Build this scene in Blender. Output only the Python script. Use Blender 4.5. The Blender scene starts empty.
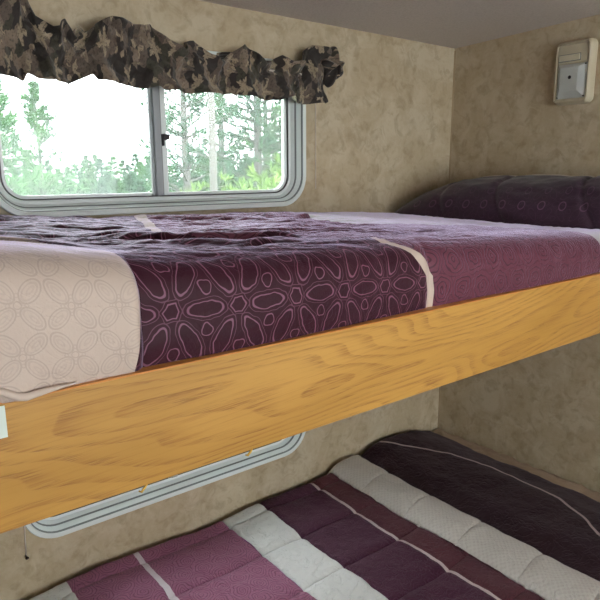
import bpy, bmesh, math, random
import numpy as np
from mathutils import Matrix, Vector
random.seed(4)
Z0 = 1.5                      # height of the lens above the floor
S = bpy.context.scene
COL = S.collection

# ------------------------------------------------------------------ numpy noise
_r = np.random.RandomState(7)
_perm = _r.permutation(512); _perm = np.concatenate([_perm, _perm, _perm])
_grad = _r.uniform(0, 2*np.pi, 512)
def pn(x, y):
    x = np.asarray(x, float)+100.; y = np.asarray(y, float)+100.
    xi = np.floor(x).astype(int); yi = np.floor(y).astype(int)
    xf = x-xi; yf = y-yi; xi &= 511; yi &= 511
    u = xf**3*(xf*(xf*6-15)+10); v = yf**3*(yf*(yf*6-15)+10)
    def g(ix, iy, dx, dy):
        a = _grad[_perm[_perm[ix & 511]+(iy & 511)] % 512]
        return np.cos(a)*dx+np.sin(a)*dy
    a = g(xi, yi, xf, yf); b = g(xi+1, yi, xf-1, yf)
    c = g(xi, yi+1, xf, yf-1); d = g(xi+1, yi+1, xf-1, yf-1)
    return ((a*(1-u)+b*u)*(1-v)+(c*(1-u)+d*u)*v)*1.5
def fbm(x, y, o=3):
    s = 0; a = 1.
    for i in range(o):
        s = s+a*pn(x*2**i+17*i, y*2**i+31*i); a *= .5
    return s
def sst(a, b, x):
    t = np.clip((np.asarray(x, float)-a)/(b-a), 0, 1); return t*t*(3-2*t)

# ------------------------------------------------------------------ object helpers
def tag(o, label=None, cat=None, group=None, kind=None):
    if label: o['label'] = label
    if cat: o['category'] = cat
    if group: o['group'] = group
    if kind: o['kind'] = kind
    return o
def empty(name, loc=(0, 0, 0)):
    o = bpy.data.objects.new(name, None); COL.objects.link(o); o.location = loc
    o.empty_display_size = .05
    return o
def link(name, me, mat, parent=None, smooth=False):
    o = bpy.data.objects.new(name, me); COL.objects.link(o)
    if mat is not None:
        for m in (mat if isinstance(mat, (list, tuple)) else [mat]): me.materials.append(m)
    if smooth:
        me.polygons.foreach_set('use_smooth', [True]*len(me.polygons))
    if parent:
        o.parent = parent; o.matrix_parent_inverse = Matrix.Translation(parent.location).inverted()
    return o
def from_bm(name, bm, mat, parent=None, smooth=False):
    me = bpy.data.meshes.new(name); bmesh.ops.recalc_face_normals(bm, faces=bm.faces)
    bm.to_mesh(me); bm.free()
    return link(name, me, mat, parent, smooth)
def pyd(name, V, F, mat, parent=None, smooth=False):
    me = bpy.data.meshes.new(name); me.from_pydata([tuple(v) for v in V], [], F); me.update()
    return link(name, me, mat, parent, smooth)
def bbox(bm, x0, x1, y0, y1, z0, z1, bev=0, seg=2):
    r = bmesh.ops.create_cube(bm, size=1)
    for v in r['verts']:
        v.co = Vector((x0+(v.co.x+.5)*(x1-x0), y0+(v.co.y+.5)*(y1-y0), z0+(v.co.z+.5)*(z1-z0)))
    if bev:
        es = list({e for v in r['verts'] for e in v.link_edges})
        bmesh.ops.bevel(bm, geom=es, offset=bev, segments=seg, profile=.5, affect='EDGES')
def box(name, x0, x1, y0, y1, z0, z1, mat, parent=None, bev=0, smooth=False):
    bm = bmesh.new(); bbox(bm, x0, x1, y0, y1, z0, z1, bev)
    return from_bm(name, bm, mat, parent, smooth)
def tube(bm, pts, radii, n=8, cap=True):
    rings = []
    pts = [Vector(p) for p in pts]
    for i, p in enumerate(pts):
        d = (pts[min(i+1, len(pts)-1)]-pts[max(i-1, 0)]).normalized()
        a = d.orthogonal().normalized() if i == 0 else (rings_a-d*rings_a.dot(d)).normalized()
        rings_a = a; b = d.cross(a)
        r = radii[i] if isinstance(radii, (list, tuple)) else radii
        rings.append([bm.verts.new(p+(a*math.cos(t)+b*math.sin(t))*r) for t in [2*math.pi*k/n for k in range(n)]])
    for i in range(len(rings)-1):
        for k in range(n):
            bm.faces.new((rings[i][k], rings[i][(k+1) % n], rings[i+1][(k+1) % n], rings[i+1][k]))
    if cap:
        bm.faces.new(rings[0][::-1]); bm.faces.new(rings[-1])
def grid_mesh(name, P, uvs, mat, parent=None, thick=0):
    """P: (nu, nv, 3) array; uvs: dict name -> (nu, nv, 2)."""
    nu, nv = P.shape[:2]
    me = bpy.data.meshes.new(name)
    i = np.arange(nu-1)[:, None]*nv+np.arange(nv-1)[None, :]
    q = np.stack([i, i+nv, i+nv+1, i+1], -1).reshape(-1, 4)
    me.vertices.add(nu*nv); me.vertices.foreach_set('co', P.reshape(-1).astype(np.float32))
    nf = len(q)
    me.loops.add(nf*4); me.loops.foreach_set('vertex_index', q.reshape(-1).astype(np.int32))
    me.polygons.add(nf); me.polygons.foreach_set('loop_start', (np.arange(nf)*4).astype(np.int32))
    me.update(calc_edges=True)
    for k, u in uvs.items():
        l = me.uv_layers.new(name=k)
        l.data.foreach_set('uv', u.reshape(-1, 2)[q.reshape(-1)].reshape(-1).astype(np.float32))
    o = link(name, me, mat, parent, True)
    if thick:
        m = o.modifiers.new('thickness', 'SOLIDIFY'); m.thickness = thick; m.offset = -1
    return o

# ------------------------------------------------------------------ node expression helper
def lin(c):
    c = [v/255. for v in c]
    return tuple((v/12.92 if v <= .04045 else ((v+.055)/1.055)**2.4) for v in c)+(1.,)
class Ex:
    nt = None
    def __init__(s, k): s.k = k
    @staticmethod
    def op(o, *a):
        n = Ex.nt.nodes.new('ShaderNodeMath'); n.operation = o
        for i, v in enumerate(a):
            if isinstance(v, Ex): Ex.nt.links.new(v.k, n.inputs[i])
            else: n.inputs[i].default_value = float(v)
        return Ex(n.outputs[0])
    def __add__(s, b): return Ex.op('ADD', s, b)
    __radd__ = __add__
    def __sub__(s, b): return Ex.op('SUBTRACT', s, b)
    def __rsub__(s, b): return Ex.op('SUBTRACT', b, s)
    def __mul__(s, b): return Ex.op('MULTIPLY', s, b)
    __rmul__ = __mul__
    def __truediv__(s, b): return Ex.op('DIVIDE', s, b)
    def __rtruediv__(s, b): return Ex.op('DIVIDE', b, s)
def mx(*a):
    r = a[0]
    for b in a[1:]: r = Ex.op('MAXIMUM', r, b)
    return r
def mn(a, b): return Ex.op('MINIMUM', a, b)
def eabs(a): return Ex.op('ABSOLUTE', a)
def efloor(a): return Ex.op('FLOOR', a)
def esqrt(a): return Ex.op('SQRT', a)
def esin(a): return Ex.op('SINE', a)
def ecos(a): return Ex.op('COSINE', a)
def step(a, b):               # 1 where a > b
    return Ex.op('GREATER_THAN', a, b)
def smooth(x, a, b):
    n = Ex.nt.nodes.new('ShaderNodeMapRange'); n.interpolation_type = 'SMOOTHSTEP'
    Ex.nt.links.new(x.k, n.inputs[0]); n.inputs[1].default_value = a; n.inputs[2].default_value = b
    return Ex(n.outputs[0])
def line(d, w, soft=.4):      # 1 where |d| < w
    return 1-smooth(eabs(d), w*(1-soft), w*(1+soft))
def mixc(f, a, b):
    n = Ex.nt.nodes.new('ShaderNodeMix'); n.data_type = 'RGBA'
    if isinstance(f, Ex): Ex.nt.links.new(f.k, n.inputs[0])
    else: n.inputs[0].default_value = f
    for s, v in ((6, a), (7, b)):
        if isinstance(v, Ex): Ex.nt.links.new(v.k, n.inputs[s])
        else: n.inputs[s].default_value = v
    return Ex(n.outputs[2])
def noise(vec, scale, detail=3, rough=.5, dist=0, out=0):
    n = Ex.nt.nodes.new('ShaderNodeTexNoise'); n.inputs['Scale'].default_value = scale
    n.inputs['Detail'].default_value = detail; n.inputs['Roughness'].default_value = rough
    n.inputs['Distortion'].default_value = dist
    Ex.nt.links.new(vec.k, n.inputs['Vector'])
    return Ex(n.outputs[out])
def comb(x, y, z=0):
    n = Ex.nt.nodes.new('ShaderNodeCombineXYZ')
    for i, v in enumerate((x, y, z)):
        if isinstance(v, Ex): Ex.nt.links.new(v.k, n.inputs[i])
        else: n.inputs[i].default_value = v
    return Ex(n.outputs[0])
def sep(v):
    n = Ex.nt.nodes.new('ShaderNodeSeparateXYZ'); Ex.nt.links.new(v.k, n.inputs[0])
    return [Ex(n.outputs[i]) for i in range(3)]
def uvmap(name):
    n = Ex.nt.nodes.new('ShaderNodeUVMap'); n.uv_map = name; return Ex(n.outputs[0])
def objco():
    n = Ex.nt.nodes.new('ShaderNodeTexCoord'); return Ex(n.outputs['Object'])
def mat(name, color=(200, 200, 200), rough=.5, spec=.5, metal=0, sheen=0, coat=0):
    m = bpy.data.materials.new(name); m.use_nodes = True
    Ex.nt = m.node_tree; b = Ex.nt.nodes['Principled BSDF']
    b.inputs['Base Color'].default_value = lin(color); b.inputs['Roughness'].default_value = rough
    b.inputs['Specular IOR Level'].default_value = spec; b.inputs['Metallic'].default_value = metal
    b.inputs['Sheen Weight'].default_value = sheen; b.inputs['Coat Weight'].default_value = coat
    return m, b
def setin(b, k, e): Ex.nt.links.new(e.k, b.inputs[k])
def bump(b, h, dist=.001, strength=1):
    n = Ex.nt.nodes.new('ShaderNodeBump'); n.inputs['Distance'].default_value = dist
    n.inputs['Strength'].default_value = strength
    Ex.nt.links.new(h.k, n.inputs['Height']); Ex.nt.links.new(n.outputs[0], b.inputs['Normal'])

# ------------------------------------------------------------------ plain materials
def wallpaper(name, base, dark, light):
    m, b = mat(name, base, .62, .25)
    p = objco()
    n1 = smooth(noise(p, 9, 5, .62, .6), .42, .66)
    n2 = smooth(noise(p, 26, 4, .6, .8), .45, .7)
    n3 = smooth(noise(p, 70, 3, .6), .35, .7)
    c = mixc(n1*.8, lin(base), lin(light)); c = mixc(n2*.55, c, lin(dark)); c = mixc(n3*.25, c, lin(light))
    setin(b, 'Base Color', c); bump(b, n3+n2, .0006, .5)
    return m
M = {}
M['wall'] = wallpaper('mottled_vinyl_wallpaper', (181, 163, 135), (149, 129, 100), (199, 185, 161))
def mk_ceiling():
    m, b = mat('ceiling_vinyl', (184, 174, 168), .7, .2)
    n = smooth(noise(objco(), 160, 3, .6), .4, .65)
    setin(b, 'Base Color', mixc(n*.45, lin((205, 195, 188)), lin((186, 175, 168)))); bump(b, n, .0006, .5)
    return m
M['ceiling'] = mk_ceiling()
M['floor'] = wallpaper('floor_vinyl', (150, 125, 100), (110, 88, 68), (170, 148, 120))
M['trim'] = mat('trim_vinyl', (170, 150, 120), .6)[0]
M['frame'] = mat('window_frame_painted', (226, 232, 230), .38, .5)[0]
M['framegrey'] = mat('window_sash_grey', (150, 154, 156), .4, .5)[0]
M['groove'] = mat('frame_groove_grey', (120, 124, 124), .5)[0]
M['seal'] = mat('window_gasket_dark', (58, 56, 56), .6)[0]
M['black'] = mat('latch_black', (22, 20, 24), .45)[0]
M['brass'] = mat('brass', (205, 165, 80), .3, .5, 1)[0]
M['steel'] = mat('dark_steel', (90, 84, 78), .4, .5, 1)[0]
M['cord'] = mat('cord_offwhite', (215, 205, 195), .6)[0]
M['paper'] = mat('sticker_paper', (214, 224, 216), .6)[0]
M['mattress'] = mat('mattress_ticking', (200, 195, 188), .8)[0]
M['sheet'] = mat('beige_sheet', (150, 128, 108), .85)[0]
M['plastic'] = mat('lamp_plastic_cream', (196, 184, 158), .45)[0]
M['plastic2'] = mat('lamp_switch_cream', (206, 196, 172), .4)[0]
def mk_pane():
    m = bpy.data.materials.new('window_glass'); m.use_nodes = True
    nt = m.node_tree; nt.nodes.clear()
    o = nt.nodes.new('ShaderNodeOutputMaterial')
    t = nt.nodes.new('ShaderNodeBsdfTransparent'); t.inputs[0].default_value = (.93, .97, .96, 1)
    g = nt.nodes.new('ShaderNodeBsdfGlossy'); g.inputs['Roughness'].default_value = .02
    tr = nt.nodes.new('ShaderNodeBsdfTranslucent'); tr.inputs[0].default_value = (.86, .92, .93, 1)
    fr = nt.nodes.new('ShaderNodeFresnel'); fr.inputs[0].default_value = 1.3
    a = nt.nodes.new('ShaderNodeMixShader'); b = nt.nodes.new('ShaderNodeMixShader')
    b.inputs[0].default_value = .04
    nt.links.new(t.outputs[0], b.inputs[1]); nt.links.new(tr.outputs[0], b.inputs[2])
    nt.links.new(fr.outputs[0], a.inputs[0]); nt.links.new(b.outputs[0], a.inputs[1]); nt.links.new(g.outputs[0], a.inputs[2])
    nt.links.new(a.outputs[0], o.inputs[0])
    return m
M['glass'] = mk_pane()
def mk_lens():
    m, b = mat('lamp_lens_clear', (232, 234, 230), .2, .6)
    b.inputs['Transmission Weight'].default_value = .35; b.inputs['IOR'].default_value = 1.3
    x, y, z = sep(objco())
    bump(b, esin(z*2400)*esin(y*2400), .0004, .5)
    return m
M['lens'] = mk_lens()
def mk_oak():
    m, b = mat('oak_veneer', (205, 150, 70), .42, .4)
    x, y, z = sep(objco())
    p = comb(x*.85+z*.6, y, z*4.6-x*.42)
    big = noise(p, 1.5, 1.6, .42, .15)
    f = big*24
    fr = f-efloor(f)
    ring = smooth(fr, .35, .9)-smooth(fr, .92, 1.0)
    fine = noise(comb(x*6-z*2, y*40, z*260-x*14), 1.6, 4, .72)
    pores = smooth(noise(comb(x*22, y*100, z*520), 1.2, 2, .6), .54, .68)
    ringn = ring*(.2+1.1*smooth(fine, .38, .60))
    c = mixc(smooth(noise(comb(x*2, y, z*9), 1.1, 2), .3, .7), lin((203, 153, 78)), lin((184, 136, 64)))
    c = mixc(mn(ringn*.42, 1), c, lin((150, 98, 44)))
    c = mixc(pores*ring*.5, c, lin((118, 70, 30)))
    c = mixc(smooth(fine, .48, .72)*.4, c, lin((160, 104, 48)))
    setin(b, 'Base Color', c)
    bump(b, 0-pores*ring, .0003, .4)
    b.inputs['Coat Weight'].default_value = .12; b.inputs['Coat Roughness'].default_value = .3
    return m
M['oak'] = mk_oak()
M['oakrim'] = mat('oak_edge_band', (206, 138, 66), .4)[0]

# ------------------------------------------------------------------ fabric patterns (coordinates in metres)
PI = math.pi
def lattice(u, v, a):
    """nearest vertex of a triangular lattice: returns local dx, dy"""
    h = a*math.sqrt(3)
    ux = u/a; vy = v/h
    ax = (ux-efloor(ux+.5))*a; ay = (vy-efloor(vy+.5))*h
    bx = (ux-.5-efloor(ux))*a; by = (vy-.5-efloor(vy))*h
    ra = ax*ax+ay*ay; rb = bx*bx+by*by
    s = step(ra, rb)
    return ax+(bx-ax)*s, ay+(by-ay)*s
def polar(dx, dy, n):
    r = esqrt(dx*dx+dy*dy); th = Ex.op('ARCTAN2', dy, dx)
    w = 2*PI/n; q = th/w
    phi = eabs(q-efloor(q+.5))*w           # 0 on the axes, w/2 between
    return r, phi, th
def floral(uv, a=.096, w=.00075):
    u0, v0, _ = sep(uv)
    wob = noise(uv, 55, 1, .5); wob2 = noise(comb(v0, u0, 3.3), 55, 1, .5)
    u = u0+(wob-.5)*.0075; v = v0+(wob2-.5)*.0075
    dx, dy = lattice(u, v, a); r, phi, th = polar(dx, dy, 6)
    px = r*ecos(phi); py = r*esin(phi)
    ex = (px-a*.5)/(a*.265); ey = py/(a*.11)
    e = esqrt(ex*ex+ey*ey)
    ex2 = (px-a*.5)/(a*.33); ey2 = py/(a*.16)
    e2 = esqrt(ex2*ex2+ey2*ey2)
    petal = mx(line((e-1)*(a*.12), w), line((e2-1)*(a*.17), w*.6)*.5)
    tr, tp, tt = polar(px-a*.5, py-a/math.sqrt(12), 3)
    drop = line(esqrt((px-a*.5)*(px-a*.5)*1.3+(py-a/math.sqrt(12))*(py-a/math.sqrt(12))*.8)-a*.082, w)
    hexr = r*ecos(PI/6-phi)
    ring = mx(line(hexr-a*.105, w*1.2), line(hexr-a*.15, w*.7)*.55)
    return mx(petal, drop, ring)
def cross_motif(uv, a=.056, w=.0007):
    u0, v0, _ = sep(uv)
    u = u0/a; v = v0/a
    dx = (u-efloor(u+.5))*a; dy = (v-efloor(v+.5))*a
    r, phi, th = polar((dx+dy)*.7071, (dx-dy)*.7071, 4)
    px = r*ecos(phi); py = r*esin(phi)
    def el(cx, rx, ry):
        x = (px-a*cx)/(a*rx); y = py/(a*ry); return (esqrt(x*x+y*y)-1)*(a*ry)
    g = mx(line(el(.36, .26, .16), w), line(el(.35, .20, .10), w)*.55, line(el(.38, .09, .035), w)*.45,
           line(r-a*.07, w))
    q, pp, _ = polar(dx, dy, 4)
    qx = q*ecos(pp)-a*.17; qy = q*esin(pp)
    return mx(g, line(esqrt(qx*qx+qy*qy)-a*.035, w)*.7)
def contour(uv, a=.058, w=.0012):
    u0, v0, _ = sep(uv)
    wob = noise(uv, 38, 1, .5); wob2 = noise(comb(v0, u0, 1.7), 38, 1, .5)
    dx, dy = lattice(u0+(wob-.5)*.022, v0+(wob2-.5)*.022, a)
    r = esqrt(dx*dx+dy*dy)
    k = r/.0085
    return line((k-efloor(k)-.5)*.0085, w)*(1-smooth(r, a*.42, a*.52)*.4)
def spirals(uv, a=.052, w=.0009):
    u0, v0, _ = sep(uv)
    wob = noise(uv, 30, 1, .5); wob2 = noise(comb(v0, u0, 1.7), 30, 1, .5)
    dx, dy = lattice(u0+(wob-.5)*.02, v0+(wob2-.5)*.02, a)
    r = esqrt(dx*dx+dy*dy); th = Ex.op('ARCTAN2', dy, dx)
    k = r/.0066+th/(2*PI)
    return line((k-efloor(k)-.5)*.0066, w)
def fabric_end(b, c, h, roughmask=None):
    setin(b, 'Base Color', c)
PLUM = (54, 17, 31); PLUML = (126, 84, 104); CREAM = (200, 181, 168); CREAML = (160, 142, 134)
MAUVE = (108, 58, 74); MAUVED = (66, 33, 46); WHITE = (206, 206, 205)

def mk_upper_duvet():
    m, b = mat('upper_comforter_fabric', PLUM, .55, .2, sheen=1.0); b.inputs['Sheen Roughness'].default_value = .32
    b.inputs['Sheen Tint'].default_value = (.84, .70, 1, 1)
    uv = uvmap('cloth'); zu, zv, _ = sep(uvmap('zones'))
    plum = mixc(floral(uv), lin(PLUM), lin(PLUML))
    cream = mixc(cross_motif(comb(sep(uv)[0]-.033, sep(uv)[1]-.019))*.4, lin(CREAM), lin(CREAML))
    con = contour(uv)
    mauve = mixc(con*.85, lin(MAUVE), lin(MAUVED))
    c = mixc(step(zu, .30), cream, plum)
    band = step(zu, .80)*(1-step(zv, .765)*(1-step(zv, .945)))
    c = mixc(band, c, lin(CREAM)); c = mixc(step(zu, .83), c, mauve)
    c = mixc(step(zu, 1.2), c, lin(WHITE)); c = mixc(step(zu, 1.5), c, lin(PLUM))
    setin(b, 'Base Color', c)
    weave = noise(uv, 420, 2, .6); cr = noise(uv, 70, 4, .6, .5)
    bump(b, weave*.25+cr*1.2+smooth(eabs(noise(uv, 20, 3, .6, 1.2)-.5), 0, .05)*.2-con*step(zu, .83)*(1-step(zu, 1.2))*.45, .0020, .5)
    return m
def mk_lower_duvet():
    m, b = mat('lower_comforter_fabric', PLUM, .7, .12, sheen=.10)
    b.inputs['Sheen Tint'].default_value = (.9, .75, .85, 1)
    uv = uvmap('cloth'); x, y, _ = sep(uvmap('zones'))
    sp = spirals(uv); con = contour(comb(x*1.3, y*1.3), .05, .0008)
    mauve = mixc(sp*.62, lin((146, 92, 118)), lin((90, 48, 68)))
    plum = mixc(con*.35, lin((66, 30, 50)), lin((104, 66, 88)))
    plum2 = mixc(con*.5, lin((84, 44, 52)), lin((56, 26, 34)))
    dark = mixc(con*.12, lin((38, 19, 26)), lin((60, 38, 46)))
    chk = esin(x*480)*esin(y*480)
    wht = mixc(smooth(chk, -.3, .6)*.35, lin((196, 190, 184)), lin((172, 163, 157)))
    c = mixc(step(x, .368), lin(WHITE), mauve)
    c = mixc(step(x, .535)*(1-step(x, .55)), c, lin((210, 200, 206)))
    c = mixc(step(x, .797), c, lin((140, 55, 150))); c = mixc(step(x, .803), c, lin(WHITE))
    c = mixc(step(x, .93), c, plum); c = mixc(step(x, 1.117), c, lin((196, 182, 182)))
    c = mixc(step(x, 1.131), c, plum2); c = mixc(step(x, 1.21), c, wht)
    c = mixc(step(x, 1.325), c, dark); c = mixc(step(x, 1.592)*(1-step(x, 1.602)), c, lin((176, 158, 156)))
    setin(b, 'Base Color', c)
    weave = noise(uv, 420, 2, .6); cr = noise(uv, 60, 4, .6, .6)
    bump(b, weave*.3+cr*1.2+smooth(eabs(noise(uv, 22, 3, .6, 1.2)-.5), 0, .05)*.5, .0040, .7)
    return m
M['duvet1'] = mk_upper_duvet(); M['duvet2'] = mk_lower_duvet()
def mk_pillow():
    m, b = mat('plum_pillow_sham', (50, 26, 44), .65, .2, sheen=.25)
    u, v, _ = sep(uvmap('cloth'))
    a = .052
    q = u/a; dx = (q-efloor(q)-.5)*a
    def row(v0, rx, rz, w): 
        y = (v-v0); x = dx/rx; yy = y/rz
        return line((esqrt(x*x+yy*yy)-1)*rx, w)
    g = mx(row(.055, .0085, .012, .0012), row(.105, .007, .012, .001)*.5, row(.155, .008, .011, .001)*.35)
    g2 = floral(comb(u, v), .07, .0007)*.12
    c = mixc(mx(g*.5, g2), lin((46, 23, 40)), lin((116, 78, 106)))
    setin(b, 'Base Color', c)
    bump(b, noise(comb(u, v), 60, 4, .6, .5), .002, .5)
    return m
M['pillow'] = mk_pillow()
M['piping'] = mat('cream_piping', (196, 182, 168), .6)[0]
def mk_camo():
    m, b = mat('leaf_print_fabric', (90, 75, 62), .7, .3, sheen=.15)
    uv = uvmap('cloth'); u, v, _ = sep(uv)
    wx = noise(uv, 22, 3, .6); wy = noise(comb(v, u, 5.1), 22, 3, .6)
    p = comb(u+(wx-.5)*.05, v+(wy-.5)*.05)
    def vor(vec, s, feat='F1', out='Color'):
        n = Ex.nt.nodes.new('ShaderNodeTexVoronoi'); n.feature = feat; n.inputs['Scale'].default_value = s
        Ex.nt.links.new(vec.k, n.inputs['Vector']); return Ex(n.outputs[out])
    c1 = sep(vor(p, 30))[0]; c2 = sep(vor(p, 30))[1]
    # serrated leaf shapes
    a = .078
    dx, dy = lattice(u+(wx-.5)*.02, v+(wy-.5)*.02, a); th = Ex.op('ARCTAN2', dy, dx); r = esqrt(dx*dx+dy*dy)
    leafr = .0205+.0085*esin(th*5+wx*4)+.0028*esin(th*17+1)
    leaf = smooth(leafr-r, -.001, .001)
    vein = line(esin(th*5+1.6), .18)*leaf*.5
    c = mixc(step(c1, .42), lin((50, 44, 41)), lin((100, 87, 77)))
    c = mixc(step(c1, .68), c, lin((130, 114, 99)))
    c = mixc(step(c1, .86), c, lin((70, 66, 56)))
    c = mixc(leaf*step(c2, .45), c, lin((158, 142, 120))); c = mixc(vein*step(c2, .45), c, lin((74, 60, 48)))
    f = noise(uv, 160, 3, .6)
    c = mixc(smooth(f, .52, .62)*.55, c, lin((38, 33, 30)))
    setin(b, 'Base Color', c); bump(b, f+noise(uv, 60, 4, .7), .002, .6)
    return m
M['camo'] = mk_camo()
M['lining'] = mat('valance_lining', (176, 160, 142), .8)[0]

# ================================================================== ROOM SHELL
XL, XR, YB, YF = -1.5, 1.78, 1.40, -1.15
def ceil_z(y): return Z0+.403+(YB-y)*.036
def wall_with_holes(name, axis, c0, c1, a0, a1, z0, z1, holes, m):
    """wall slab; axis 'y': spans x a0..a1 at y c0..c1."""
    bm = bmesh.new()
    xs = sorted({a0, a1, *[h[0] for h in holes], *[h[1] for h in holes]})
    zs = sorted({z0, z1, *[h[2] for h in holes], *[h[3] for h in holes]})
    def solid(i, j):
        if i < 0 or j < 0 or i >= len(xs)-1 or j >= len(zs)-1: return False
        cx = (xs[i]+xs[i+1])/2; cz = (zs[j]+zs[j+1])/2
        return not any(h[0] < cx < h[1] and h[2] < cz < h[3] for h in holes)
    vd = {}
    def V(i, j, k):
        if (i, j, k) not in vd: vd[(i, j, k)] = bm.verts.new((xs[i], (c0, c1)[k], zs[j]))
        return vd[(i, j, k)]
    for i in range(len(xs)-1):
        for j in range(len(zs)-1):
            if not solid(i, j): continue
            for k in (0, 1): bm.faces.new([V(i, j, k), V(i+1, j, k), V(i+1, j+1, k), V(i, j+1, k)])
            if not solid(i-1, j): bm.faces.new([V(i, j, 0), V(i, j+1, 0), V(i, j+1, 1), V(i, j, 1)])
            if not solid(i+1, j): bm.faces.new([V(i+1, j, 0), V(i+1, j+1, 0), V(i+1, j+1, 1), V(i+1, j, 1)])
            if not solid(i, j-1): bm.faces.new([V(i, j, 0), V(i+1, j, 0), V(i+1, j, 1), V(i, j, 1)])
            if not solid(i, j+1): bm.faces.new([V(i, j+1, 0), V(i+1, j+1, 0), V(i+1, j+1, 1), V(i, j+1, 1)])
    return tag(from_bm(name, bm, m), kind='structure')
WX0, WX1 = .290, 1.125
W1 = (WX0, WX1, Z0-.096, Z0+.29)
W2 = (WX0, WX1, Z0-.850, Z0-.47)
def rrect(x0, x1, z0, z1, r, n=10):
    pts = []
    for cx, cz, a0 in ((x1-r, z0+r, -90), (x1-r, z1-r, 0), (x0+r, z1-r, 90), (x0+r, z0+r, 180)):
        for k in range(n+1):
            t = math.radians(a0+90*k/n); pts.append((cx+r*math.cos(t), cz+r*math.sin(t)))
    return pts
def disc(bm, rect, r, y0, y1):
    a = [bm.verts.new((x, y0, z)) for x, z in rrect(*rect, r)]; b = [bm.verts.new((x, y1, z)) for x, z in rrect(*rect, r)]
    bm.faces.new(a); bm.faces.new(b[::-1]); n = len(a)
    for i in range(n): bm.faces.new((a[i], a[(i+1) % n], b[(i+1) % n], b[i]))
wb = wall_with_holes('wall_back', 'y', YB, YB+.05, XL, XR, 0, Z0+.403, [], M['wall'])
bm = bmesh.new()
for W in (W1, W2): disc(bm, (W[0]+.010, W[1]-.010, W[2]+.010, W[3]-.010), .075, YB-.05, YB+.1)
cut = from_bm('cutter', bm, None)
md = wb.modifiers.new('openings', 'BOOLEAN'); md.operation = 'DIFFERENCE'; md.object = cut; md.solver = 'EXACT'
bpy.context.view_layer.update()
dg = bpy.context.evaluated_depsgraph_get()
me = bpy.data.meshes.new_from_object(wb.evaluated_get(dg))
wb.modifiers.clear(); wb.data = me; bpy.data.objects.remove(cut)
# side walls follow the slightly rising ceiling
def side_wall(name, x0, x1):
    bm = bmesh.new(); y0, y1 = YF, YB+.05
    P = [(y0, 0), (y1, 0), (y1, ceil_z(y1)), (y0, ceil_z(y0))]
    a = [bm.verts.new((x0, y, z)) for y, z in P]; b = [bm.verts.new((x1, y, z)) for y, z in P]
    bm.faces.new(a); bm.faces.new(b[::-1])
    for i in range(4): bm.faces.new((a[i], a[(i+1) % 4], b[(i+1) % 4], b[i]))
    return tag(from_bm(name, bm, M['wall']), kind='structure')
side_wall('wall_right', XR, XR+.05); side_wall('wall_left', XL-.05, XL)
FW = (-.15, 1.65, 1.0, 1.75)
wall_with_holes('wall_front', 'y', YF-.05, YF, XL-.05, XR+.05, 0, ceil_z(YF), [FW], M['wall'])
bm = bmesh.new()
P = [(XL-.05, YF-.05), (XR+.05, YF-.05), (XR+.05, YB+.05), (XL-.05, YB+.05)]
a = [bm.verts.new((x, y, ceil_z(y))) for x, y in P]; b = [bm.verts.new((x, y, ceil_z(y)+.05)) for x, y in P]
bm.faces.new(a); bm.faces.new(b[::-1])
for i in range(4): bm.faces.new((a[i], a[(i+1) % 4], b[(i+1) % 4], b[i]))
tag(from_bm('ceiling', bm, M['ceiling']), kind='structure')
tag(box('floor', XL-.05, XR+.05, YF-.05, YB+.05, -.05, 0, M['floor']), kind='structure')
# corner seam
tag(box('trim_1', XR-.0035, XR-.0002, YB-.0035, YB-.0002, .02, Z0+.395, M['trim']), kind='structure')

# ------------------------------------------------------------------ windows
def rrect(x0, x1, z0, z1, r, n=10):
    pts = []
    for cx, cz, a0 in ((x1-r, z0+r, -90), (x1-r, z1-r, 0), (x0+r, z1-r, 90), (x0+r, z0+r, 180)):
        for k in range(n+1):
            t = math.radians(a0+90*k/n); pts.append((cx+r*math.cos(t), cz+r*math.sin(t)))
    return pts
def ring_sweep(bm, rect, r, prof):
    x0, x1, z0, z1 = rect; loops = []
    for ins_, y in prof:
        rr = max(r-ins_, .012)
        loops.append([bm.verts.new((x, y, z)) for x, z in rrect(x0+ins_, x1-ins_, z0+ins_, z1-ins_, rr)])
    n = len(loops[0])
    for a, b in zip(loops, loops[1:]):
        for i in range(n): bm.faces.new((a[i], a[(i+1) % n], b[(i+1) % n], b[i]))
def disc(bm, rect, r, y0, y1):
    a = [bm.verts.new((x, y0, z)) for x, z in rrect(*rect, r)]; b = [bm.verts.new((x, y1, z)) for x, z in rrect(*rect, r)]
    bm.faces.new(a); bm.faces.new(b[::-1]); n = len(a)
    for i in range(n): bm.faces.new((a[i], a[(i+1) % n], b[(i+1) % n], b[i]))
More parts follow.
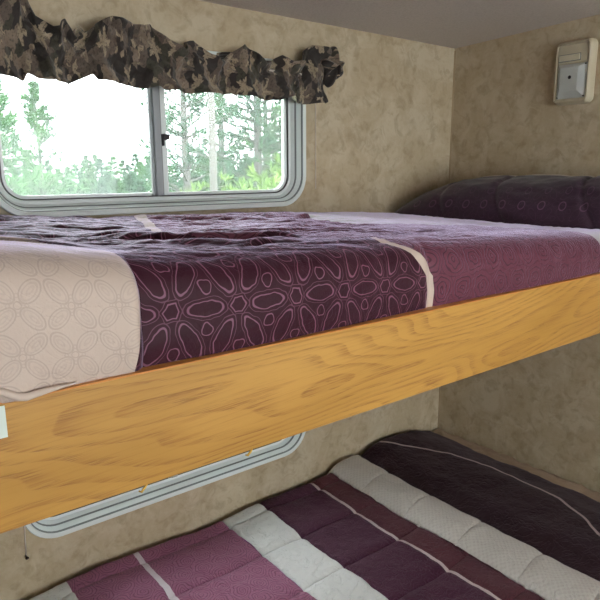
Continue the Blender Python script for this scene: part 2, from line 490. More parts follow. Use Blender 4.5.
def window(name, W, R=.085):
    w = tag(empty(name, ((W[0]+W[1])/2, YB, W[2])), kind='structure')
    bm = bmesh.new()
    prof = [(0, YB-.0005), (0, YB-.010), (.002, YB-.012), (.0105, YB-.012), (.0125, YB-.010), (.0135, YB-.007), (.0175, YB+.003), (.0178, YB+.0045), (.027, YB+.024),
            (.0275, YB+.026), (.035, YB+.027), (.036, YB+.029),
            (.0362, YB+.052), (.0, YB+.058), (0, YB+.0525)]
    ring_sweep(bm, W, R, prof)
    from_bm('window_frame', bm, M['frame'], w)
    bm = bmesh.new(); ring_sweep(bm, W, R, [(.0125, YB-.0105), (.0132, YB-.0092), (.0142, YB-.0066), (.0148, YB-.0052)])
    from_bm('frame_groove', bm, M['groove'], w)
    bm = bmesh.new(); ring_sweep(bm, W, R, [(.0205, YB+.0093), (.021, YB+.0084), (.0225, YB+.0115), (.0225, YB+.0145)])
    from_bm('frame_bead', bm, M['groove'], w)
    bm = bmesh.new(); ring_sweep(bm, W, R, [(.0364, YB+.026), (.0364, YB+.0245), (.0385, YB+.0245), (.0385, YB+.046)])
    from_bm('gasket', bm, M['seal'], w)
    mxx = W[0]+.400
    rect = (W[0]+.039, W[1]-.039, W[2]+.039, W[3]-.039)
    # sliding sash at left, fixed pane at right
    zl, zh = rect[2]-.0, rect[3]
    bm = bmesh.new(); ring_sweep(bm, rect, R-.039, [(0, YB+.044), (0, YB+.030), (.007, YB+.030), (.007, YB+.044)])
    sf = from_bm('sash_frame', bm, M['frame'], w)
    bm = bmesh.new(); bbox(bm, mxx-.014, mxx+.004, YB+.014, YB+.034, zl, zh, .002); bbox(bm, mxx-.021, mxx-.014, YB+.022, YB+.032, zl, zh, .001)
    from_bm('sash_stile', bm, M['framegrey'], w)
    box('stile_seal', mxx+.004, mxx+.008, YB+.022, YB+.04, zl, zh, M['seal'], w)
    box('fixed_stile', mxx+.008, mxx+.024, YB+.026, YB+.042, zl, zh, M['frame'], w, .002)
    disc_rect = (rect[0]+.004, mxx-.010, rect[2]+.004, rect[3]-.004)
    bm = bmesh.new(); disc(bm, disc_rect, .035, YB+.0365, YB+.0375); from_bm('pane', bm, M['glass'], sf)
    bm = bmesh.new(); disc(bm, (mxx+.02, rect[1]-.004, rect[2]+.004, rect[3]-.004), .035, YB+.0405, YB+.0415); from_bm('pane', bm, M['glass'], w)
    bm = bmesh.new(); bbox(bm, mxx+.004, mxx+.022, YB+.004, YB+.026, W[2]+.172, W[2]+.186, .002)
    bbox(bm, mxx+.004, mxx+.009, YB+.008, YB+.024, W[2]+.158, W[2]+.174, .001)
    from_bm('latch', bm, M['black'], w)
    return w
window('window_1', W1); window('window_2', W2)

# window behind the photographer, simple trim and glass
w3 = tag(empty('window_3', (.75, YF, FW[2])), kind='structure')
bm = bmesh.new()
for a in ((FW[0]-.04, FW[0], FW[2]-.04, FW[3]+.04), (FW[1], FW[1]+.04, FW[2]-.04, FW[3]+.04), (FW[0], FW[1], FW[2]-.04, FW[2]), (FW[0], FW[1], FW[3], FW[3]+.04)):
    bbox(bm, a[0], a[1], YF-.0, YF+.015, a[2], a[3], .003)
from_bm('window_frame', bm, M['frame'], w3)

box('pane', FW[0], FW[1], YF-.045, YF-.041, FW[2], FW[3], M['glass'], w3)

# ================================================================== UPPER BUNK
BX0, BX1 = -.12, XR-.0005
bunk = tag(empty('bunk_bed', ((BX0+BX1)/2, 1.04, Z0-.387)),
           'upper bunk with a golden oak side board, fixed below the curtained window', 'bunk bed')
bm = bmesh.new(); bbox(bm, BX0, BX1, .680, .699, Z0-.387, Z0-.241)
from_bm('side_board', bm, M['oak'], bunk)
box('edge_band', BX0, BX1, .6795, .6995, Z0-.2408, Z0-.2385, M['oakrim'], bunk, .0006)
box('platform', BX0, BX1, .6995, YB-.0003, Z0-.345, Z0-.327, M['trim'], bunk)
box('sticker', .02, .1365, .6785, .6798, Z0-.278, Z0-.2425, M['paper'], bunk)['label'] = 'pale paper sticker on the oak board'
for hx, ln in ((.290, .011), (.452, .008)):
    bm = bmesh.new()
    tube(bm, [(hx+.006, .690, Z0-.386), (hx+.005, .689, Z0-.390), (hx+.001, .688, Z0-.394), (hx-.004, .688, Z0-.397-ln*.2), (hx-.007, .689, Z0-.397)], [.0014, .0014, .0018, .0016, .0011], 8)
    from_bm('hook', bm, M['brass'], bunk, True)['label'] = 'small brass hook under the oak board'

def mattress(name, x0, x1, y0, y1, z0, z1, label):
    bm = bmesh.new(); bbox(bm, x0, x1, y0, y1, z0, z1, .03, 4)
    return tag(from_bm(name, bm, M['mattress'], None, True), label, 'mattress')
mattress('mattress', BX0+.02, BX1-.03, .755, YB-.03, Z0-.326, Z0-.160, 'upper bunk mattress hidden under the plum and cream comforter')

# ---- upper comforter
def lerp(x, xs, ys): return np.interp(x, xs, ys)
def seg_fold(X, Y, pts, h, wn, wf):
    """ridge along a polyline given as y(x): steep on the near side (wn), gentle on the far side (wf)"""
    xs = [p[0] for p in pts]; ys = [p[1] for p in pts]
    yc = np.interp(X, xs, ys)
    d = Y-yc
    fade = sst(xs[0]-.0, xs[0]+.07, X)*(1-sst(xs[-1]-.07, xs[-1], X))
    return h*fade*np.where(d < 0, np.exp(-(d/wn)**2), np.exp(-(d/wf)**2))
def upper_top(X, Y):
    zf = lerp(X, [-.2, .15, .3, .42, .55, .85, 1.05, 1.45, 1.8], [-.078, -.081, -.102, -.109, -.110, -.118, -.128, -.146, -.155])
    zb = lerp(X, [-.2, .3, .45, .6, 1.1, 1.3, 1.8], [-.086, -.090, -.099, -.107, -.115, -.124, -.150])
    k = sst(.75, 1.38, Y)
    z = zf*(1-k)+zb*k
    z = z+.012*np.sin(np.clip((Y-.70)/.68, 0, 1)*np.pi)*-.75*(1-.85*sst(.95, 1.35, X))
    return z
NX, N1, N2 = 760, 230, 130
xs = np.linspace(BX0+.01, XR-.012, NX)
tt = np.linspace(0, 1, N1)
ytop = 1.388+(0.765-1.388)*tt
X = np.repeat(xs[:, None], N1+N2, 1); Y = np.zeros_like(X); Zz = np.zeros_like(X)
Y[:, :N1] = ytop[None, :]; Zz[:, :N1] = upper_top(X[:, :N1], Y[:, :N1])
# shoulder and face
cream = 1-sst(.285, .31, xs)
yf = .694-.010*cream+.004*np.sin(xs*9)
zbot = np.where(xs < .30, -.2375, -.252)
zbot = -.252+.0145*cream
ztop = upper_top(xs, np.full_like(xs, .765))
R_y = .765-yf; R_z = .055
f1 = np.linspace(0, 1, N2+1)[1:]
for j, f in enumerate(f1):
    if f < .5:
        a = f/.5*np.pi/2
        Y[:, N1+j] = .765-R_y*np.sin(a)**.85; Zz[:, N1+j] = ztop-R_z*(1-np.cos(a)**.9)
    else:
        g = (f-.5)/.5
        z = (ztop-R_z)*(1-g)+zbot*g
        Y[:, N1+j] = yf+(.008*g**3)*(1-cream)+(.004*g**3-.006*g*(1-g)*4*.5)*cream
        Zz[:, N1+j] = z
arc = np.zeros_like(X); arc[:, 1:] = np.cumsum(np.hypot(np.diff(Y, axis=1), np.diff(Zz, axis=1)), axis=1)
vface = Zz.copy()
# displacement along the normal
top = np.zeros_like(X)
topw = 1-sst(.0, .6, (arc-(1.388-.765))/.12)           # 1 on top, 0 on face
dz = np.zeros_like(X)
Yt = np.where(arc < .623, Y, .765-(arc-.623))
plumw = sst(.30, .36, X-lerp(Yt, [.7, 1.0], [0, -.08]))
wr = 1.1*(1-np.abs(pn(X*6+.35*Yt, Yt*30+2*pn(X*3, Yt*6)))*2.2)*.0032+(1-np.abs(pn(X*13+4, Yt*70+3+3*X))*2.2)*.0020+fbm(X*3.2, Yt*11, 3)*.004
damp = .25+.75*sst(1.15, .9, X)
dz += (wr-.0045)*topw*plumw*damp
dz += fbm(X*14+2, Yt*16, 3)*.0012*topw
# long folds lying along the bed
dz += seg_fold(X, Yt, [(.36, .99), (.48, .92), (.60, .845), (.68, .815)], .013, .010, .05)
dz += seg_fold(X, Yt, [(.34, .90), (.46, .83), (.58, .79), (.66, .78)], .008, .012, .04)
dz += seg_fold(X, Yt, [(.58, 1.36), (.68, 1.29), (.80, 1.22), (.9, 1.2)], .007, .012, .05)
dz += seg_fold(X, Yt, [(.86, 1.30), (.95, 1.26), (1.08, 1.25)], .008, .012, .05)
dz += seg_fold(X, Yt, [(.05, 1.22), (.30, 1.18), (.50, 1.17), (.52, 1.15)], .005, .012, .05)
dz += seg_fold(X, Yt, [(.10, 1.04), (.28, 1.03), (.45, 1.00), (.50, .985)], .005, .01, .05)
dz += seg_fold(X, Yt, [(.55, 1.05), (.75, .99), (.95, .94)], .005, .012, .05)
# flat fold edge across the cream panel
dz += seg_fold(X, Yt, [(.02, 1.00), (.20, .93), (.26, .83), (.31, .77)], .005, .006, .03)*(1-sst(.28, .31, X))
# step where the white panel starts
dz += -.004*sst(1.19, 1.23, X-lerp(Yt, [.7, 1.35], [.22, -.15]))*topw
# face: gentle billows and puckers
fw = 1-topw
dface = fw*(fbm(X*5, vface*9, 3)*.0035+fbm(X*16, vface*30+3, 2)*.0012)*(1-.5*sst(-.19, -.22, Zz))
seam = 0
for sx in (.845, ):
    seam = seam-.005*np.exp(-((X-sx+.03*(Zz+.2))/.010)**2)*fw
seam = seam-.006*np.exp(-((X-.2985)/.006)**2)*fw
dface = dface+seam
Zz = Zz+dz
Y = Y-dface
# lower end of the cream corner: little tucked folds at the left
cr = np.exp(-((X-.145)/.02)**2)*sst(-.20, -.235, vface)*fw
Y = Y-.008*cr; Zz = Zz-.001*cr
low = sst(-.232, -.240, Zz)
Y = np.where(Zz < -.2365, np.maximum(Y, .7005+.0*Y), Y)
# colour zones: boundaries wander across the bed
zc = lerp(Yt, [.50, .62, .66, .70, .75, .80, .90, 1.05, 1.4], [.275, .291, .297, .296, .29, .27, .22, .185, .17])
zs = lerp(Yt, [.50, .60, .66, .70, .73, .80, .86, .93, 1.10, 1.20, 1.33, 1.4], [.822, .836, .832, .80, .752, .72, .55, .460, .508, .540, .580, .602])
sw = lerp(Yt, [.5, .7, .74, .79, .92, 1.0, 1.4], [.021, .022, .020, .0005, .0005, .016, .030])
zw = lerp(Yt, [.5, .72, .85, 1.0, 1.09, 1.19, 1.3, 1.4], [1.48, 1.45, 1.37, 1.17, 1.01, 1.0, 1.03, 1.05])
zu = np.empty_like(X)
B0, B1, B2, B3, B4 = zc, zs, zs+sw, zw, zw+.35
out = np.where(X < B0, .30-(B0-X), 0.)
out = np.where((X >= B0) & (X < B1), .30+(X-B0)/(B1-B0)*.5, out)
out = np.where((X >= B1) & (X < B2), .80+(X-B1)/(B2-B1)*.03, out)
out = np.where((X >= B2) & (X < B3), .83+(X-B2)/(B3-B2)*.37, out)
out = np.where((X >= B3), 1.2+(X-B3)*.6, out)
out = np.minimum(out, 1.49)
skew = zs-.83
P = np.stack([X, Y, Zz+Z0], -1)
vv = (.69-Yt)                                   # 0 near top of the face
uvc = np.stack([X-skew*.7*topw-.294, vv+.045], -1)
uvz = np.stack([out, Yt], -1)
d = grid_mesh('comforter', P, {'cloth': uvc, 'zones': uvz}, M['duvet1'], None, .006)
tag(d, 'plum, mauve and cream patterned comforter spread over the upper bunk behind the oak board', 'comforter')

bm = bmesh.new()
tube(bm, [(.118, .677, Z0-.222), (.136, .674, Z0-.226), (.147, .672, Z0-.233), (.158, .674, Z0-.2365), (.180, .677, Z0-.2350), (.215, .682, Z0-.2350)], [.004, .0045, .0050, .0045, .0035, .001], 10)
fh = from_bm('turned_hem', bm, mat('cream_hem_fabric', CREAM, .6, .2, sheen=.3)[0], d, True); fh['label'] = 'turned cream hem at the left corner'

# ---- pillow on the upper bunk
def make_pillow():
    y0, y1, x0, x1 = .56, 1.378, 1.455, 1.772
    nu, nv = 220, 120
    u = np.linspace(-1, 1, nu)[:, None]; th = np.linspace(-np.pi, np.pi, nv)[None, :]
    cy, cx = (y0+y1)/2, (x0+x1)/2
    hl = (1-np.abs(u)**4.0)**.6                       # height taper along length
    wl = 1-.25*np.abs(u)**10
    c, s = np.cos(th), np.sin(th)
    sq = lambda a, p: np.sign(a)*np.abs(a)**p
    ypos = cy+(y1-y0)/2*u; xa = 1.415+(1.38-ypos)*.27+.0*u
    cx = (xa+x1)/2
    Xp = cx+(x1-xa)/2*wl*sq(c, .85)+0*u
    up = np.maximum(s, 0); dn = np.minimum(s, 0)
    H = .128*hl
    lean = .030*(Xp-cx)/(x1-x0)*2
    Zp = -.146+H*sq(up, .9)+.010*hl*sq(dn, .8)+lean*np.clip(up, 0, 1)*hl
    Yp = cy+(y1-y0)/2*u+0*th
    n = fbm(Yp*7, Xp*9+Zp*9, 3)*.006
    puff = 0
    for sy in (.80, 1.03, 1.20):
        puff = puff-.008*np.exp(-((Yp-sy-.05*np.sin((Zp+.1)*12))/.010)**2)
    Zp = Zp+(n+puff)*np.clip(up, 0, 1)*hl; Xp = Xp-(n+puff)*.8*np.clip(-c, 0, 1)*hl
    Xp = np.minimum(Xp, 1.774)
    P = np.stack([Xp, Yp, Zp+Z0], -1)
    arc = np.zeros_like(Zp); arc[:, 1:] = np.cumsum(np.hypot(np.diff(Xp, axis=1), np.diff(Zp, axis=1)), axis=1)
    mid = np.argmin(np.abs(th[0]-np.pi)); v = arc[:, -1:]-arc
    o = grid_mesh('pillow', P, {'cloth': np.stack([Yp, v], -1)}, M['pillow'])
    tag(o, 'dark plum quilted pillow lying against the end wall on the upper bunk', 'pillow')
    bm = bmesh.new()
    k = np.argmin(np.abs(th[0]-1.15))
    pts = [tuple(P[i, k]+np.array([0, 0, .002])) for i in range(14, nu-14, 3)]
    tube(bm, pts, .0028, 6)
    from_bm('piping', bm, M['piping'], o, True)['label'] = 'cream piping along the rear top edge'
    return o
make_pillow()

# ================================================================== LOWER BUNK
lb = tag(empty('bunk_bed', ((BX0+BX1)/2, 1.04, 0)), 'lower bunk base below the oak board, covered by the striped comforter', 'bunk bed')
box('base', BX0, BX1, .44, YB-.002, 0, Z0-1.12, M['oak'], lb)
mattress('mattress', BX0+.01, BX1-.012, .455, YB-.012, Z0-1.119, Z0-.993, 'lower bunk mattress under the striped comforter')
# rumpled beige sheet showing along the end wall
nx, ny = 60, 260
X = np.repeat(np.linspace(1.60, 1.764, nx)[:, None], ny, 1); Y = np.repeat(np.linspace(1.385, .47, ny)[None, :], nx, 0)
Zs = -.984+.022*sst(1.62, 1.75, X)+fbm(X*30, Y*18, 3)*.004*sst(1.64, 1.7, X)+.005*(1-np.abs(pn(Y*14, X*12))*2)*sst(1.68, 1.74, X)
s_ = grid_mesh('bed_sheet', np.stack([X, Y, Zs+Z0], -1), {'cloth': np.stack([X, Y], -1)}, M['sheet'], None, .003)
tag(s_, 'rumpled beige sheet edge between the lower comforter and the end wall', 'sheet')

NX, NY = 760, 460
xe = lerp(np.linspace(0, 1, 2), [0, 1], [0, 1])
xs = np.linspace(BX0+.02, 1.762, NX); ys = np.linspace(1.392, .34, NY)
X = np.repeat(xs[:, None], NY, 1); Y = np.repeat(ys[None, :], NX, 0)
# stops short of the end wall with a wavering edge
edge = lerp(Y, [.6, .75, .9, 1.05, 1.2, 1.3, 1.4], [1.755, 1.757, 1.75, 1.742, 1.735, 1.715, 1.66])+.006*pn(Y*16, Y*0)
X = np.where(X > 1.45, 1.45+(X-1.45)/(1.762-1.45)*(edge-1.45), X)
Z = np.full_like(X, -.962)
Z += lerp(X, [.1, .27, .46, .60, .75, .9, 1.2], [-.012, -.008, .012, .002, 0, .008, .010])*sst(1.15, 1.39, Y)
for sy in (1.325, 1.167, 1.0, .835, .67, .52):                   # quilting lines along the bed
    w = .010
    dpt = .0075*(1-sst(1.19, 1.215, X))
    ysm = sy+.004*pn(X*6, sy*10)
    Z -= dpt*np.exp(-(np.abs(Y-ysm)/w)**1.1)
# puffed white band with its own rounded section
Z += .028*np.sqrt(np.clip(1-((X-1.272)/.062)**2, 0, 1))-.004
for sy in (1.23, 1.06, .88, .70, .54):
    Z -= .007*np.exp(-(np.abs(Y-sy-.004*np.sin(X*40))/.0045)**1.3)*np.exp(-(np.abs(X-1.270)/.06)**6)
# raised pillow end beneath the dark panel
bumpx = sst(1.27, 1.43, X)*(1-sst(1.52, 1.755, X)**1.2)
Z += bumpx*(.036+.010*sst(1.1, 1.38, Y))
Z -= .008*sst(1.70, 1.755, X)
Z += fbm(X*6, Y*7, 3)*.0045+fbm(X*22, Y*24+5, 3)*.0016*(1-sst(1.3, 1.4, X)*.5)
Z -= .006*np.exp(-((X-.80)/.006)**2)+.004*np.exp(-((X-.928)/.006)**2)+.004*np.exp(-((X-1.128)/.010)**2)
Z -= .03*sst(1.362, 1.395, Y)                               # rolls down at the wall
Z -= .10*(1-sst(.36, .45, Y))
xl = lerp(Y, [.5, .65, .72, .81, 1.02, 1.18, 1.31, 1.4], [1.44, 1.497, 1.55, 1.596, 1.617, 1.574, 1.469, 1.40])
uvz = np.stack([X+.004*pn(Y*7, X*3)+(1.597-xl)*sst(1.335, 1.42, X), Y], -1)
d2 = grid_mesh('comforter', np.stack([X, Y, Z+Z0], -1), {'cloth': np.stack([X, Y], -1), 'zones': uvz}, M['duvet2'], None, .006)
tag(d2, 'plum, mauve and white striped quilted comforter on the lower bunk under the oak board', 'comforter')

# ================================================================== VALANCE
def make_valance():
    root = tag(empty('valance', (.73, 1.36, Z0+.27)), 'brown leaf print ruffled valance gathered above the upper window', 'curtain valance')
    bot = [(.10, .190), (.25, .190), (.339, .193), (.388, .187), (.396, .203), (.43, .192), (.478, .186), (.530, .211), (.536, .199), (.59, .195), (.665, .193), (.69, .199), (.703, .190), (.77, .190), (.84, .193), (.90, .197), (.955, .190), (1.045, .190), (1.085, .204), (1.097, .186), (1.155, .187), (1.215, .195)]
    topp = [(.10, .37), (.25, .365), (.415, .355), (.425, .32), (.445, .300), (.462, .30), (.485, .318), (.505, .29), (.545, .318), (.585, .335), (.63, .330), (.69, .338), (.725, .30), (.745, .285), (.765, .305), (.80, .315), (.825, .285), (.855, .270), (.885, .280), (.93, .322), (.96, .300), (1.00, .280), (1.06, .306), (1.085, .292), (1.13, .296), (1.15, .325), (1.175, .347), (1.22, .337), (1.25, .30), (1.262, .275)]
    # (x, z) measured on the wall plane; the cloth hangs a little in front of it
    k = .955
    bx = np.array([p[0]*k for p in bot]); bz = np.array([p[1]*k for p in bot])
    tx = np.array([p[0]*k for p in topp]); tz = np.array([p[1]*k for p in topp])
    nu, nv = 640, 70
    u = np.linspace(.10*k, 1.235*k, nu)[:, None]; v = np.linspace(0, 1, nv)[None, :]
    zb = np.interp(u, bx, bz); zt = np.interp(u, tx, tz)
    ph = 2*np.pi*(u*8.5+.35*pn(u*5, u*0))
    def layer(phase, amp, yoff, ztop, zbot, curl):
        Zv = zbot+(ztop-zbot)*v
        env = .35+.65*np.abs(v-.52)*2
        wave = amp*env*np.sin(ph+phase+.9*np.sin(5*v))+.004*np.sin(ph*2.7+phase*2+3*v)*env
        crumple = fbm(u*22, v*3.2+phase, 3)*.009+(1-np.abs(pn(u*30+phase, v*5))*2)*.003
        head = -curl*sst(.72, 1, v)                   # header leans toward the room
        pocket = -.007*np.exp(-((v-.52)/.16)**2)
        gather = -.012*np.exp(-((v-.06)/.2)**2)
        Yv = yoff+wave+crumple+head+pocket+gather
        endw = sst(1.10*k, 1.235*k, u)
        Yv = Yv+endw*(.02-.020*np.sin(np.pi*np.clip((u/k-1.11)/.12, 0, 1)))
        Yv = np.minimum(Yv, 1.392)
        Xv = u+.008*np.sin(ph*1.3+3*v+phase)*sst(.55, 1, v)+.012*sst(.6, 1, v)*sst(1.17*k, 1.235*k, u)
        return np.stack([Xv+0*v, Yv, Zv+Z0], -1), np.stack([u*1.9+0*v, Zv], -1)
    P, uv = layer(0, .021, 1.350, zt, zb, .012)
    o = grid_mesh('fabric', P, {'cloth': uv}, M['camo'], root, .0015)
    # rear header ruffle: out of phase, slightly lower, showing its paler lining at the rim
    zt2 = zt-.012+.012*np.sin(ph*.5+1)
    P, uv = layer(2.4, .010, 1.372, np.maximum(zt2, zb+.10), zb+.05, -.004)
    grid_mesh('rear_ruffle', P, {'cloth': uv+.37}, M['camo'], root, .0015)['label'] = 'back ruffle of the same leaf print'
    # bulging rosette where the cloth wraps the rod end
    nu, nv = 60, 40
    a = np.linspace(-.5*np.pi, 1.5*np.pi, nu)[:, None]; b = np.linspace(0, np.pi, nv)[None, :]
    r = .045*(1+.22*np.sin(4*a+2*b)+.12*np.sin(9*a-b))
    Xp = 1.178+r*np.sin(b)*np.cos(a)*.72; Zp = .283+r*np.sin(b)*np.sin(a)*1.0; Yp = 1.352-r*np.cos(b)*.75
    g = grid_mesh('gathered_end', np.stack([Xp, Yp, Zp+Z0], -1), {'cloth': np.stack([Xp+Yp*.8, Zp], -1)}, M['camo'], root)
    g['label'] = 'bunched ruffle at the rod end'
    bm = bmesh.new(); tube(bm, [(.05, 1.366, Z0+.255), (1.19, 1.366, Z0+.255)], .004, 10); tube(bm, [(1.19, 1.366, Z0+.255), (1.19, 1.399, Z0+.255)], .004, 8)
    from_bm('curtain_rod', bm, M['cord'], root, True)
make_valance()

# ------------------------------------------------------------------ cords on the back wall
bm = bmesh.new(); tube(bm, [(1.165, 1.3965, Z0+.21), (1.166, 1.397, Z0+.08), (1.166, 1.397, Z0-.05)], .0011, 6)
tag(from_bm('cord', bm, M['cord'], None, True), 'thin white cord hanging down the wall right of the upper window', 'cord')
c2 = tag(empty('cord', (.293, 1.397, Z0-.87)), 'thin pale cord held by a dark nail left of the lower window', 'cord')
bm = bmesh.new(); tube(bm, [(.296, 1.3965, Z0-.60), (.295, 1.397, Z0-.80), (.292, 1.3965, Z0-.868)], .0014, 6)
from_bm('string', bm, M['cord'], c2, True)
bm = bmesh.new(); tube(bm, [(.292, 1.3995, Z0-.872), (.292, 1.391, Z0-.873), (.292, 1.389, Z0-.873)], [.0018, .0018, .0042], 10)
from_bm('nail', bm, M['steel'], c2, True)

# ------------------------------------------------------------------ lamp on the end wall
def make_lamp():
    root = tag(empty('wall_lamp', (XR, .965, Z0+.275)), 'cream plastic wall lamp with clear lens and rocker switch, unlit on the end wall', 'lamp')
    y0, y1, z0, z1 = .912, 1.018, Z0+.190, Z0+.356
    xw, xf = XR-.0005, XR-.028
    # profile extrusion in x: tapered rounded body
    bm = bmesh.new()
    loops = []
    for ins_, x in ((-.004, xw), (-.004, xw-.006), (.000, xf+.006), (.004, xf), (.0065, xf), (.0075, xf+.007)):
        loops.append([bm.verts.new((x, y, z)) for y, z in rrect(y0+ins_, y1-ins_, z0+ins_, z1-ins_, max(.014-ins_, .005), 6)])
    n = len(loops[0])
    for a, b in zip(loops, loops[1:]):
        for i in range(n): bm.faces.new((a[i], a[(i+1) % n], b[(i+1) % n], b[i]))
    bm.faces.new(loops[-1]); bm.faces.new(loops[0][::-1])
    from_bm('housing', bm, M['plastic'], root)
    xi = xf+.007
    ym = y0+.010; yM = y1-.010
    # switch panel
    pn_ = box('switch_panel', xi-.004, xi, ym, yM, z1-.056, z1-.011, M['plastic'], root, .0008)
    box('switch_surround', xi-.0045, xi-.004, ym+.020, yM-.001, z1-.053, z1-.033, M['groove'], pn_)
    box('switch', xi-.008, xi-.0045, ym+.022, yM-.003, z1-.051, z1-.035, M['plastic2'], pn_, .001)
    # clear lens: shallow pyramid frustum
    za, zb_ = z0+.012, z1-.060
    bm = bmesh.new()
    A = [(ym, za), (yM, za), (yM, zb_), (ym, zb_)]; Bq = [(ym+.022, za+.020), (yM-.012, za+.020), (yM-.012, zb_-.010), (ym+.022, zb_-.010)]
    l0 = [bm.verts.new((xi, *p)) for p in A]; l1 = [bm.verts.new((xi-.003, *p)) for p in A]; l2 = [bm.verts.new((xi-.012, *p)) for p in Bq]
    for a, b in ((l0, l1), (l1, l2)):
        for i in range(4): bm.faces.new((a[i], a[(i+1) % 4], b[(i+1) % 4], b[i]))
    bm.faces.new(l2); bm.faces.new(l0[::-1])
    bmesh.ops.bevel(bm, geom=list(bm.edges), offset=.0012, segments=2, profile=.5, affect='EDGES')
    ln = from_bm('lens', bm, M['lens'], root)
    bm = bmesh.new(); cy, cz = (ym+yM)/2+.002, (za+zb_)/2+.010
    tube(bm, [(xi-.0115, cy, cz), (xi-.0135, cy, cz)], [.0055, .004], 12)
    from_bm('bulb_socket', bm, M['black'], ln, True)
    for y, z in ((ym+.004, za+.004), (yM-.004, za+.004), (ym+.004, zb_-.004)):
        bm = bmesh.new(); tube(bm, [(xi-.003, y, z), (xi-.0062, y, z)], [.0026, .002], 8)
        from_bm('screw', bm, M['steel'], root, True)
make_lamp()

# ================================================================== OUTSIDE
GZ = -.55
def mk_green(name, c1, c2, sc=3):
    m, b = mat(name, c1, .8, .2)
    p = objco()
    setin(b, 'Base Color', mixc(smooth(noise(p, sc, 3), .35, .65), lin(c1), lin(c2)))
    return m
M['pine'] = mk_green('pine_needles', (52, 98, 54), (80, 124, 68))
M['pine2'] = mk_green('spruce_needles', (48, 88, 62), (70, 108, 78))
M['shrub'] = mk_green('shrub_leaves', (84, 118, 50), (108, 136, 66), 2)
M['bark'] = mat('grey_bark', (96, 94, 90), .9)[0]
M['grass'] = mk_green('meadow_grass', (78, 104, 58), (100, 122, 74), 1)
tag(box('ground', -40, 90, YB+1.2, 120, GZ-.1, GZ, M['grass']), kind='structure')
def tuft(V, F, c, d, L, n, w):
    """bundle of thin needles/leaves around direction d"""
    d = d.normalized()
    for _ in range(n):
        q = (d+Vector((random.gauss(0, .55), random.gauss(0, .55), random.gauss(0, .55)))).normalized()
        s = q.cross(Vector((random.random()-.5, random.random()-.5, random.random()-.5))).normalized()*w
        i = len(V); e = c+q*L*(.7+.5*random.random())
        V += [c-s, c+s, e+s*.3, e-s*.3]; F.append((i, i+1, i+2, i+3))
def pine_mesh(seed, H, spread, whorls, tufts, L, w, low=.15, up=.25, sparse=0.):
    random.seed(seed); V = []; F = []; bm = bmesh.new()
    tube(bm, [(0, 0, 0), (.02*H*.3, 0, H*.5), (0, 0, H)], [H*.018, H*.011, H*.003], 7)
    for i in range(whorls):
        h = H*(low+(1-low)*(i/(whorls-1))**.9)
        rr = spread*(1-(h/H-low)/(1-low))**.7+spread*.06
        if random.random() < sparse: continue
        for k in range(5):
            a = random.random()*6.28; r = rr*(.6+.5*random.random())
            d = Vector((math.cos(a), math.sin(a), up+.25*random.random())).normalized()
            p0 = Vector((0, 0, h)); p1 = p0+d*r
            tube(bm, [p0, p1], [H*.004, H*.0015], 4, False)
            for j in range(tufts):
                t = .25+.75*(j+random.random())/tufts
                tuft(V, F, p0+d*r*t+Vector((random.gauss(0, .1), random.gauss(0, .1), random.gauss(0, .07)))*r, d+Vector((0, 0, .5)), L, 7, w)
    tuft(V, F, Vector((0, 0, H*.97)), Vector((0, 0, 1)), L, 12, w)
    t = bpy.data.meshes.new('trunk'); bm.to_mesh(t); bm.free(); t.materials.append(M['bark'])
    f = bpy.data.meshes.new('foliage'); f.from_pydata([tuple(v) for v in V], [], F); f.update()
    return t, f
def tree(name, meshes, loc, m, label, group=None, sc=1, rz=0, cat='tree'):
    r = empty(name, loc); r.rotation_euler.z = rz; r.scale = (sc, sc, sc)
    for nm, me in zip(('trunk', 'foliage'), meshes):
        if nm == 'foliage' and not me.materials: me.materials.append(m)
        o = bpy.data.objects.new(nm, me); COL.objects.link(o); o.parent = r
    return tag(r, label, cat, group)
# near trees
A1 = pine_mesh(1, 3.25, .8, 24, 10, .15, .011, .12)
tree('pine_tree', A1, (2.02, 9.0, GZ), M['pine'], 'dense pale green pine at the left edge of the upper window', rz=.4)
A2 = pine_mesh(9, 3.3, .78, 19, 8, .11, .008, .28, .5, .1)
tree('pine_tree', A2, (2.93, 10.2, GZ), M['pine'], 'lone open-branched pine with a thin trunk seen through the left pane', rz=1.0)
A3 = pine_mesh(3, 6.2, 1.25, 24, 8, .17, .013, .25, .3, .15)
tree('pine_tree', A3, (6.45, 12.0, GZ), M['pine2'], 'tall blue green pine just right of the window divider', rz=2)
A4 = pine_mesh(14, 7.5, 1.4, 30, 9, .19, .014, .20, .2, .05)
tree('pine_tree', A4, (8.55, 12.4, GZ), M['pine2'], 'tall pine with full branches in the middle of the right pane', rz=.7)
A5 = pine_mesh(15, 7.0, 1.2, 26, 8, .18, .014, .2, .25, .1)
tree('pine_tree', A5, (9.25, 15.2, GZ), M['pine'], 'pine standing behind the bare grey trunk in the right pane', rz=.7)
A6 = pine_mesh(16, 6.5, 1.3, 26, 9, .18, .014, .15, .25, .05)
tree('pine_tree', A6, (9.3, 12.0, GZ), M['pine'], 'green pine at the far right end of the upper window', rz=.7)
A7 = pine_mesh(17, 7.2, 1.3, 26, 8, .18, .014, .2, .25, .1)
tree('pine_tree', A7, (12.4, 17.5, GZ), M['pine'], 'pine farthest back between the two full pines in the right pane', rz=.7)
TX, TY = 5.27, 8.95
bm = bmesh.new(); tube(bm, [(TX, TY, GZ), (TX+.02, TY, 2.0), (TX-.02, TY, 6.2)], [.07, .06, .03], 10)
tr_ = tag(empty('dead_tree', (TX, TY, GZ)), 'bare straight pale grey tree trunk seen through the right pane', 'tree')
from_bm('trunk', bm, M['bark'], tr_, True)
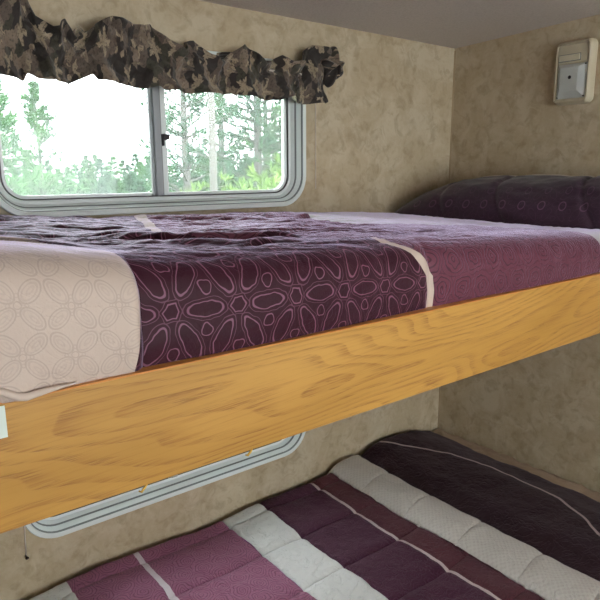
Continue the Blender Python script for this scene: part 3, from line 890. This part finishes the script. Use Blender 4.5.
for k in range(9):
    bm = bmesh.new()
    h = 1.2+k*.5; a = k*2.3; p = Vector((TX, TY, h)); tube(bm, [p, p+Vector((math.cos(a)*.35, math.sin(a)*.35, .12))], [.012, .004], 5)
    from_bm('branch', bm, M['bark'], tr_, True)
# shrubs
def shrub_mesh(seed, R, H, n, L, w):
    random.seed(seed); V = []; F = []; bm = bmesh.new()
    for i in range(n):
        a = random.random()*6.28; rr = R*math.sqrt(random.random()); h = H*random.random()*(1-.55*(rr/R)**2)
        tuft(V, F, Vector((math.cos(a)*rr, math.sin(a)*rr, h)), Vector((math.cos(a)*.5, math.sin(a)*.5, 1)), L, 6, w)
    for i in range(7):
        a = i*.9; tube(bm, [(0, 0, 0), (math.cos(a)*R*.5, math.sin(a)*R*.5, H*.75)], [.02, .006], 5)
    t = bpy.data.meshes.new('stems'); bm.to_mesh(t); bm.free(); t.materials.append(M['bark'])
    f = bpy.data.meshes.new('foliage'); f.from_pydata([tuple(v) for v in V], [], F); f.update()
    return t, f
sh = shrub_mesh(5, 1.0, 1.7, 620, .14, .022)
sh2 = shrub_mesh(6, .9, 1.7, 560, .13, .02)
k = 0
for (x, y, s) in ((6.35, 8.9, 1.22), (4.9, 9.6, .95), (7.75, 10.2, 1.45), (6.25, 10.6, 1.15)):
    k += 1
    tree('shrub', sh, (x, y, GZ), M['shrub'], None, None, s, k*1.3, 'shrub')['label'] = [
        'bright yellow green shrub at the lower right corner of the upper window', 'yellow green shrub right behind the window divider',
        'yellow green shrub behind the brightest one in the right pane', 'low shrub at the foot of the bare grey trunk'][k-1]
# young thicket: small conifers, one object each
SP = [pine_mesh(30+i, 2.5, .75, 11, 5, .17, .022, .05, .3) for i in range(4)]
random.seed(12)
for i in range(46):
    y = random.uniform(11.5, 17); fr = (i+.5)/46
    x = y*(.17+.62*fr)
    s = random.uniform(.58, .76)*(1+(y-12)*.02)
    r_ = tree('young_conifer', SP[i % 4], (x, y, GZ), M['pine'] if i % 3 else M['pine2'],
         'young pale green conifer in the thicket beyond the window', 'young conifers in the near thicket', s, random.random()*6, 'tree')
for i in range(56):
    y = random.uniform(24, 34); fr = (i+random.random())/56
    x = y*(.16+.64*fr)
    s = random.uniform(.80, 1.12)*(1+(y-28)*.02)
    tree('distant_conifer', SP[i % 4], (x, y, GZ), M['pine2'],
         'conifer in the distant tree line outside the window', 'conifers of the distant tree line', s, random.random()*6, 'tree')
# wire fence beyond the thicket is not modelled: nothing of it can be told apart

# ================================================================== LIGHT, WORLD, CAMERA
w = bpy.data.worlds.new('overcast_sky'); S.world = w; w.use_nodes = True
bg = w.node_tree.nodes['Background']; bg.inputs[0].default_value = (.975, .965, 1.0, 1); bg.inputs[1].default_value = 9.5
def area(name, loc, rot, sx, sy, watt, col):
    l = bpy.data.lights.new(name, 'AREA'); l.shape = 'RECTANGLE'; l.size = sx; l.size_y = sy; l.energy = watt; l.color = col
    o = bpy.data.objects.new(name, l); COL.objects.link(o); o.location = loc; o.rotation_euler = rot
    return o
# added fill lamp in the unseen window opening behind the photographer
area('daylight_fill', (.75, YF-.02, 1.375), (math.radians(90), 0, 0), 1.75,   .72, 3.5, (1.0, .94, .86))
S.view_settings.view_transform = 'Standard'; S.view_settings.look = 'None'
S.view_settings.exposure = -.04; S.view_settings.gamma = 1
cam = bpy.data.cameras.new('camera'); co = bpy.data.objects.new('camera', cam); COL.objects.link(co)
cam.sensor_width = 36; cam.lens = 36*615/600.; cam.clip_start = .02; cam.clip_end = 500
r = Vector((.78346145, -.62142713, -.00406044)); u = Vector((.13041225, .15802121, .97878595)); fw_ = Vector((.60760251, .76737059, -.20484523))
Mx = Matrix(((r.x, u.x, -fw_.x, 0), (r.y, u.y, -fw_.y, 0), (r.z, u.z, -fw_.z, Z0), (0, 0, 0, 1)))
co.matrix_world = Mx
S.camera = co
